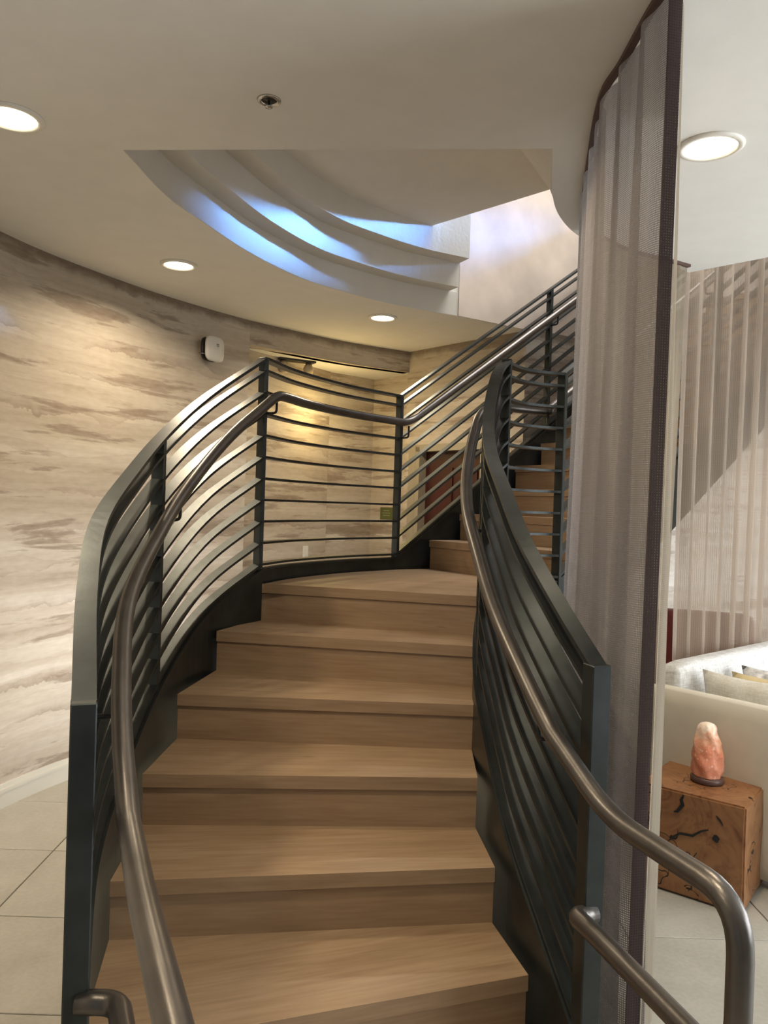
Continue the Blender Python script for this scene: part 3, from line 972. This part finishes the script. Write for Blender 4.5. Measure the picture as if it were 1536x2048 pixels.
# hallway: switch plate, olive sign, ceiling fixture
hd = (Vector((-0.52, 6.98, 0)) - Vector((-1.16, 5.98, 0))).normalized()
sw = empty('switch_plate', (-0.675, 6.738, 1.24)); sw.rotation_euler = (0, 0, math.atan2(hd.y, hd.x))
tag(sw, 'white wall switch plate on the yellow-lit hallway wall', 'wall switch')
box('plate', -0.037, 0.037, -0.008, 0.0, -0.058, 0.058, M_PLASTIC, sw, 0.003)
box('rocker', -0.016, 0.016, -0.013, -0.008, -0.033, 0.033, M_PLASTIC, sw, 0.002)
sg = empty('room_sign', (0.03, 7.165, 1.60)); sg.rotation_euler = (0, 0, math.atan2(-0.36, 0.33))
tag(sg, 'small olive green room sign on the hallway wall beside a railing post', 'sign')
box('sign_plate', -0.085, 0.085, -0.012, -0.002, -0.055, 0.055, M_GREEN, sg, 0.002)
for k, w in enumerate((0.04, 0.055, 0.045)):
    box('lettering', -w, w, -0.0135, -0.012, 0.022 - k * 0.022, 0.028 - k * 0.022, M_SIGNTXT, sg)
fx = empty('hall_fixture', (-0.77, 6.45, C - 0.18)); fx.rotation_euler = (0, 0, 0.5)
tag(fx, 'small hallway ceiling light with black top plate and frosted shades', 'ceiling light')
box('top_plate', -0.16, 0.16, -0.05, 0.05, -0.016, 0.0, M_BLACK, fx, 0.003)
for x in (-0.11, 0.11):
    lathe('shade', [(0.0, -0.12), (0.035, -0.115), (0.045, -0.06), (0.02, -0.016), (0.0, -0.016)], M_LAMPGLASS, fx, 16, (x, 0, 0))
_d = bpy.data.lights.new('hall_lamp', 'POINT'); _d.energy = 10; _d.color = (1.0, 0.72, 0.28); _d.shadow_soft_size = 0.12
_l = bpy.data.objects.new('lamp', _d); link(_l, fx); _l.location = (0.30, -0.06, -0.45)

# ------------------------------------------------------------------ curtains
def curtain(name, path, z0, z1, amp, wave, mat, parent, nz=14, seed=1, step=0.012, taper=True, gather=0.0):
    """hanging cloth: pleats follow the arc length; folds gather towards the top"""
    rnd = random.Random(seed)
    ph = [rnd.uniform(0, 6.28) for _ in range(4)]
    pts = catmull([(p[0], p[1], 0) for p in path], 24)
    # resample by arc length
    acc = [0.0]
    for i in range(1, len(pts)):
        acc.append(acc[-1] + (pts[i] - pts[i - 1]).length)
    L = acc[-1]; n = max(8, int(L / step)); rs = []
    j = 0
    for k in range(n + 1):
        s = L * k / n
        while j < len(acc) - 2 and acc[j + 1] < s:
            j += 1
        t = (s - acc[j]) / max(1e-9, acc[j + 1] - acc[j])
        rs.append(pts[j].lerp(pts[j + 1], min(1, max(0, t))))
    nr = plan_normals(rs)
    verts, faces, uv = [], [], []
    for q in range(nz + 1):
        f = q / nz; z = z0 + (z1 - z0) * f
        for k, (p, m) in enumerate(zip(rs, nr)):
            s = L * k / n
            if gather:
                kk = k * (1 - gather * (1 - f)); k0_ = int(kk); p = rs[k0_].lerp(rs[min(k0_ + 1, n)], kk - k0_)
            a = amp * (1.0 - 0.72 * f if taper else 1.0)
            w = math.sin(2 * math.pi * s / wave + ph[0] + 0.5 * math.sin(3 * s + ph[1])) + 0.35 * math.sin(2 * math.pi * s / (wave * 0.53) + ph[2] + f * 0.8)
            d = a * w + 0.010 * math.sin(3.1 * f + ph[3] + s * 2)
            v = p + m * d
            verts.append((v.x, v.y, z)); uv.append((s * 1.6, z))
    w_ = n + 1
    for q in range(nz):
        for k in range(n):
            faces.append((q * w_ + k, q * w_ + k + 1, (q + 1) * w_ + k + 1, (q + 1) * w_ + k))
    return mesh_obj(name, verts, faces, mat, parent, uv=lambda co, nn, vi: uv[vi], smooth=True)


c1 = empty('mesh_curtain', (0.7, 2.0, FL)); c1.location = (0, 0, 0)
tag(c1, 'tall taupe mesh curtain hanging from the curved ceiling track beside the stair', 'curtain')
CPATH = [(0.685, 2.02), (0.676, 2.10), (0.674, 2.345), (0.668, 2.545), (0.735, 2.93), (0.835, 3.40), (0.965, 3.74), (1.20, 3.99), (1.50, 4.16), (1.62, 4.23)]
curtain('cloth', CPATH[:7], FL + 0.02, C - 0.012, 0.048, 0.20, M_CURT, c1, seed=3)
curtain('cloth', [(0.985, 3.77)] + CPATH[7:], FL + 0.02, C - 0.012, 0.016, 0.11, M_EDGE, c1, seed=5, gather=0.16)
hz = []
for z, sh in ((FL + 0.02, -0.022), (1.0, -0.014), (2.0, -0.005), (C - 0.012, 0.0)):
    hz += [(0.686 + sh, 1.985, z), (0.724 + sh, 1.995, z), (0.7235 + sh, 1.999, z), (0.6855 + sh, 1.989, z)]
hf = [(q * 4 + a_, q * 4 + (a_ + 1) % 4, q * 4 + 4 + (a_ + 1) % 4, q * 4 + 4 + a_) for q in range(3) for a_ in range(4)] + [(3, 2, 1, 0), (12, 13, 14, 15)]
mesh_obj('hem', hz, hf, M_HEM, c1, uv=lambda co, nn, vi: (co.x, co.z))
curtain('return_edge', [(0.715, 2.0), (0.742, 2.06), (0.815, 2.25), (0.91, 2.50), (0.975, 2.66)], FL + 0.02, C - 0.012, 0.006, 0.16, M_EDGE, c1, seed=9)
tpts = [Vector((p.x, p.y, C - 0.008)) for p in catmull([(a_, b_, 0) for a_, b_ in CPATH], 8)]
ribbon('curtain_track', tpts, 0.022, 0.014, M_DARKWOOD, c1)
tube('weight_cord', [(0.955, 2.66, FL + 0.12), (0.958, 2.655, FL + 0.05), (0.965, 2.645, FL + 0.02)], 0.007, M_DARKWOOD, c1, 8)

c2 = empty('sheer_curtain', (0, 0, 0))
tag(c2, 'long beige sheer curtain hanging behind the sofa in front of the upper flight', 'curtain')
curtain('cloth', [(1.675, 4.385), (1.92, 4.58), (2.37, 4.885), (2.87, 5.21), (3.27, 5.47)], FL + 0.02, C + 0.35, 0.032, 0.15, M_SHEER, c2, seed=11, taper=False)
ribbon('curtain_rod', [Vector((1.64, 4.36, C + 0.36)), Vector((2.37, 4.885, C + 0.36)), Vector((3.32, 5.50, C + 0.36))], 0.02, 0.02, M_METAL, c2)

# ------------------------------------------------------------------ lounge furniture
def soft_box(name, w, d, h, r, mat, parent, puff=0.0, loc=(0, 0, 0), rot=(0, 0, 0)):
    """upholstered block, optionally puffed"""
    bm = bmesh.new()
    bmesh.ops.create_cube(bm, size=1.0)
    for v in bm.verts:
        v.co = Vector((v.co.x * w, v.co.y * d, v.co.z * h))
    bmesh.ops.subdivide_edges(bm, edges=list(bm.edges), cuts=9, use_grid_fill=True)
    for v in bm.verts:
        c = v.co
        q = Vector((max(-w / 2 + r, min(w / 2 - r, c.x)), max(-d / 2 + r, min(d / 2 - r, c.y)), max(-h / 2 + r, min(h / 2 - r, c.z))))
        dd = c - q
        if dd.length > 1e-6:
            c = q + dd.normalized() * r
        if puff:
            fx_ = 1 - (2 * c.x / w) ** 2; fy_ = 1 - (2 * c.y / d) ** 2; fz_ = 1 - (2 * c.z / h) ** 2
            m = min(w, d, h)
            c = c + Vector((c.x / (w / 2) * puff * fy_ * fz_ if m == w else 0, c.y / (d / 2) * puff * fx_ * fz_ if m == d else 0, c.z / (h / 2) * puff * fx_ * fy_ if m == h else 0))
        v.co = c
    o = bm_obj(name, bm, mat, parent, smooth=True)
    o.location = loc; o.rotation_euler = rot
    return o


# sofa: local x along the back (a-direction), near end closed by the beige side panel
SA = Vector((0.76, 0.65, 0)).normalized()
sofa = empty('sofa', (1.47, 4.02, FL), math.atan2(SA.y, SA.x))
tag(sofa, 'pale linen sofa with a smooth beige outer side, behind the wooden block table', 'sofa')
# local axes: +x = along back (away right), -y = towards the lounge (near right)
soft_box('side_panel', 0.10, 1.14, 0.80, 0.045, M_SOFA, sofa, 0, (-0.03, -0.50, 0.43))
soft_box('back_frame', 1.20, 0.05, 0.62, 0.022, M_SOFA, sofa, 0, (0.82, 0.052, 0.38))
soft_box('back_cushion', 1.38, 0.15, 0.46, 0.05, M_LINEN, sofa, 0.015, (0.72, -0.035, 0.70), (-0.06, 0, 0))
soft_box('seat_base', 1.35, 0.95, 0.26, 0.03, M_SOFA, sofa, 0, (0.76, -0.50, 0.21))
soft_box('seat_cushion', 1.28, 0.78, 0.16, 0.05, M_LINEN, sofa, 0.01, (0.78, -0.58, 0.42))
for x, y in ((0.12, -0.1), (1.38, -0.1), (0.12, -0.92), (1.38, -0.92)):
    box('leg', x - 0.025, x + 0.025, y - 0.025, y + 0.025, 0.0, 0.09, M_DARKWOOD, sofa)


def pillow(name, w, h, t, mat, loc, rot, label, fold=0.0):
    n = 14; verts = []; faces = []
    for side in (1, -1):
        for i in range(n + 1):
            for j in range(n + 1):
                u = i / n * 2 - 1; v = j / n * 2 - 1
                prof = ((1 - u ** 4) * (1 - v ** 4)) ** 0.5
                px = u * (1 - 0.07 * (1 - v * v)) * w / 2; pz = v * (1 - 0.07 * (1 - u * u)) * h / 2
                rr = 0.006 * math.sin(9 * u + 5 * v) + fold * math.sin(23 * u) * math.sin(19 * v)
                verts.append((px, side * (prof * t / 2 + rr * prof), pz))
    m = (n + 1) ** 2
    for s in (0, 1):
        for i in range(n):
            for j in range(n):
                q = [s * m + i * (n + 1) + j, s * m + (i + 1) * (n + 1) + j, s * m + (i + 1) * (n + 1) + j + 1, s * m + i * (n + 1) + j + 1]
                faces.append(tuple(q if s else q[::-1]))
    o = mesh_obj(name, verts, faces, mat, None, smooth=True)
    bm = bmesh.new(); bm.from_mesh(o.data); bmesh.ops.remove_doubles(bm, verts=bm.verts, dist=1e-5)
    bmesh.ops.recalc_face_normals(bm, faces=bm.faces); bm.to_mesh(o.data); bm.free()
    for p in o.data.polygons:
        p.use_smooth = True
    o.location = loc; o.rotation_euler = rot
    tag(o, label, 'pillow', 'pillows on the sofa')
    return o


def sofa_pt(x, y, z):
    c, s = math.cos(sofa.rotation_euler.z), math.sin(sofa.rotation_euler.z)
    return (sofa.location.x + c * x - s * y, sofa.location.y + s * x + c * y, sofa.location.z + z)


SZ = sofa.rotation_euler.z
pillow('throw_pillow', 0.46, 0.42, 0.13, M_CREAM, sofa_pt(0.185, -0.37, 0.70), (0.12, 0, SZ - math.pi / 2), 'cream linen pillow leaning on the beige sofa side')
pillow('throw_pillow', 0.44, 0.42, 0.12, M_YELLOW, sofa_pt(0.33, -0.45, 0.69), (0.12, 0, SZ - math.pi / 2 + 0.06), 'straw yellow pillow behind the cream pillow')
pillow('throw_pillow', 0.44, 0.40, 0.20, M_FUR, sofa_pt(0.56, -0.40, 0.70), (0.15, 0, SZ - math.pi / 2 + 0.1), 'white tufted textured pillow on the sofa', 0.012)

# wooden block table
BA = Vector((0.614, 0.789, 0)); 
blk = empty('block_table', (1.585, 3.285, FL), math.atan2(BA.y, BA.x))
tag(blk, 'cube-shaped teak root side table in front of the sofa', 'side table')


def root_block():
    bm = bmesh.new()
    bmesh.ops.create_cube(bm, size=0.46)
    bmesh.ops.bevel(bm, geom=list(bm.edges), offset=0.008, segments=2, affect='EDGES')
    bmesh.ops.subdivide_edges(bm, edges=[e for e in bm.edges if e.calc_length() > 0.2], cuts=12, use_grid_fill=True)
    rnd = random.Random(4)
    ph = [rnd.uniform(0, 6) for _ in range(6)]
    for v in bm.verts:
        c = v.co
        s = math.sin(9 * c.x + ph[0]) * math.sin(11 * c.z + ph[1]) + math.sin(10 * c.y + ph[2]) * math.sin(8 * c.z + ph[3])
        n = Vector((c.x, c.y, 0))
        v.co = c + n.normalized() * 0.004 * s if n.length > 1e-5 and abs(c.z) < 0.225 else c
        v.co += Vector((0.23, 0.23, 0.235))
    return bm


bo = bm_obj('wood_block', root_block(), M_TEAK, blk)
# cracks: thin dark recesses with their own depth, laid in the left face (local x=0) and the top
def crack(pts, w):
    """pts on the face: tapered dark sliver"""
    verts = []; faces = []
    n = len(pts)
    for i, p in enumerate(pts):
        p = Vector(p)
        t = (Vector(pts[min(i + 1, n - 1)]) - Vector(pts[max(i - 1, 0)])).normalized()
        nrm = Vector((1, 0, 0)); b = t.cross(nrm).normalized()
        ww = w * math.sin(math.pi * (0.12 + 0.8 * i / (n - 1)))
        for s in (-1, 1):
            for d in (-0.0055, 0.01):
                q = p + b * (s * ww); q.x += d; verts.append(q)
    for i in range(n - 1):
        a = i * 4; b = a + 4
        faces += [(a, a + 2, b + 2, b), (a + 1, b + 1, b + 3, a + 3), (a, b, b + 1, a + 1), (a + 2, a + 3, b + 3, b + 2)]
    faces += [(0, 1, 3, 2), ((n - 1) * 4, (n - 1) * 4 + 2, (n - 1) * 4 + 3, (n - 1) * 4 + 1)]
    return mesh_obj('crack', verts, faces, M_BLACK, blk)


crack([(0, 0.26, 0.455), (0, 0.27, 0.43), (0, 0.262, 0.41), (0, 0.285, 0.375), (0, 0.30, 0.37)], 0.008)
crack([(0, 0.15, 0.33), (0, 0.18, 0.315), (0, 0.215, 0.285), (0, 0.27, 0.28), (0, 0.30, 0.255), (0, 0.325, 0.225)], 0.005)
crack([(0, 0.12, 0.315), (0, 0.118, 0.30), (0, 0.112, 0.285)], 0.016)
crack([(0, 0.12, 0.40), (0, 0.105, 0.385), (0, 0.09, 0.365)], 0.004)
crack([(0, 0.38, 0.30), (0, 0.41, 0.285), (0, 0.44, 0.28)], 0.004)

# salt lamp
sl = empty('salt_lamp', (1.548, 3.60, FL + 0.466)); tag(sl, 'pink salt crystal lamp on a round dark base on the wooden block', 'lamp')
lathe('lamp_base', [(0.0, 0.0), (0.070, 0.0), (0.074, 0.008), (0.074, 0.022), (0.066, 0.029), (0.0, 0.029)], M_DARKWOOD, sl, 32)
prof = [(0.0, 0.0), (0.058, 0.0), (0.066, 0.01), (0.070, 0.05), (0.068, 0.10), (0.060, 0.15), (0.050, 0.19), (0.042, 0.22), (0.030, 0.238), (0.012, 0.246), (0.0, 0.247)]
vs, fs = [], []
seg = 40
dense = catmull([(a_, b_, 0) for a_, b_ in prof], 4)
rnd = random.Random(2)
for p in dense:
    for k in range(seg):
        a = 2 * math.pi * k / seg
        rr = max(p.x, 0.0001) * (1 + 0.05 * math.sin(3 * a + p.y * 30) + 0.035 * math.sin(7 * a + 2 + p.y * 55) + 0.03 * math.sin(p.y * 90 + a * 2)) + rnd.uniform(-0.0012, 0.0012)
        vs.append((rr * math.cos(a) - 0.008 * (p.y / 0.25), rr * math.sin(a), p.y))
for i in range(len(dense) - 1):
    for k in range(seg):
        k2 = (k + 1) % seg
        fs.append((i * seg + k, i * seg + k2, (i + 1) * seg + k2, (i + 1) * seg + k))
so = mesh_obj('salt_crystal', vs, fs, M_SALT, sl, smooth=True); so.location = (0, 0, 0.029)

# red armchair under the flight
ac = empty('armchair', (2.55, 6.15, FL), math.radians(-20)); tag(ac, 'dark red leather armchair behind the sheer curtain under the stair', 'armchair')
soft_box('seat', 0.62, 0.60, 0.22, 0.06, M_RED, ac, 0.01, (0, 0, 0.38))
soft_box('backrest', 0.72, 0.18, 0.62, 0.08, M_RED, ac, 0.02, (0, -0.34, 0.68), (0.12, 0, 0))
for s in (-1, 1):
    soft_box('arm', 0.14, 0.62, 0.46, 0.06, M_PURPLE, ac, 0, (s * 0.37, -0.02, 0.40))
soft_box('seat_base', 0.70, 0.60, 0.16, 0.03, M_PURPLE, ac, 0, (0, -0.02, 0.20))
for x in (-0.3, 0.3):
    for y in (-0.25, 0.25):
        box('leg', x - 0.025, x + 0.025, y - 0.025, y + 0.025, 0.0, 0.125, M_DARKWOOD, ac)

# planter with pebbles under the landing
pl = empty('planter', (1.16, 5.0, FL)); tag(pl, 'low black planter with river pebbles under the stair landing', 'planter')
for x0, x1, y0, y1 in ((-0.24, 0.24, -0.24, -0.215), (-0.24, 0.24, 0.215, 0.24), (-0.24, -0.215, -0.215, 0.215), (0.215, 0.24, -0.215, 0.215)):
    box('side', x0, x1, y0, y1, 0, 0.48, M_BLACK, pl, 0.004)
box('soil', -0.215, 0.215, -0.215, 0.215, 0, 0.42, M_BLACK, pl)
bm = bmesh.new()
rnd = random.Random(8)
for k in range(46):
    x, y = rnd.uniform(-0.17, 0.17), rnd.uniform(-0.17, 0.17)
    s = rnd.uniform(0.022, 0.04)
    mt = Matrix.Translation((x, y, 0.43 + rnd.uniform(0, 0.02))) @ Euler((rnd.uniform(0, 3), rnd.uniform(0, 3), rnd.uniform(0, 3))).to_matrix().to_4x4() @ Matrix.Diagonal((s * 1.3, s, s * 0.7, 1))
    bmesh.ops.create_icosphere(bm, subdivisions=1, radius=1.0, matrix=mt)
pb = bm_obj('pebbles', bm, M_STONE, pl, smooth=True); pb['kind'] = 'stuff'
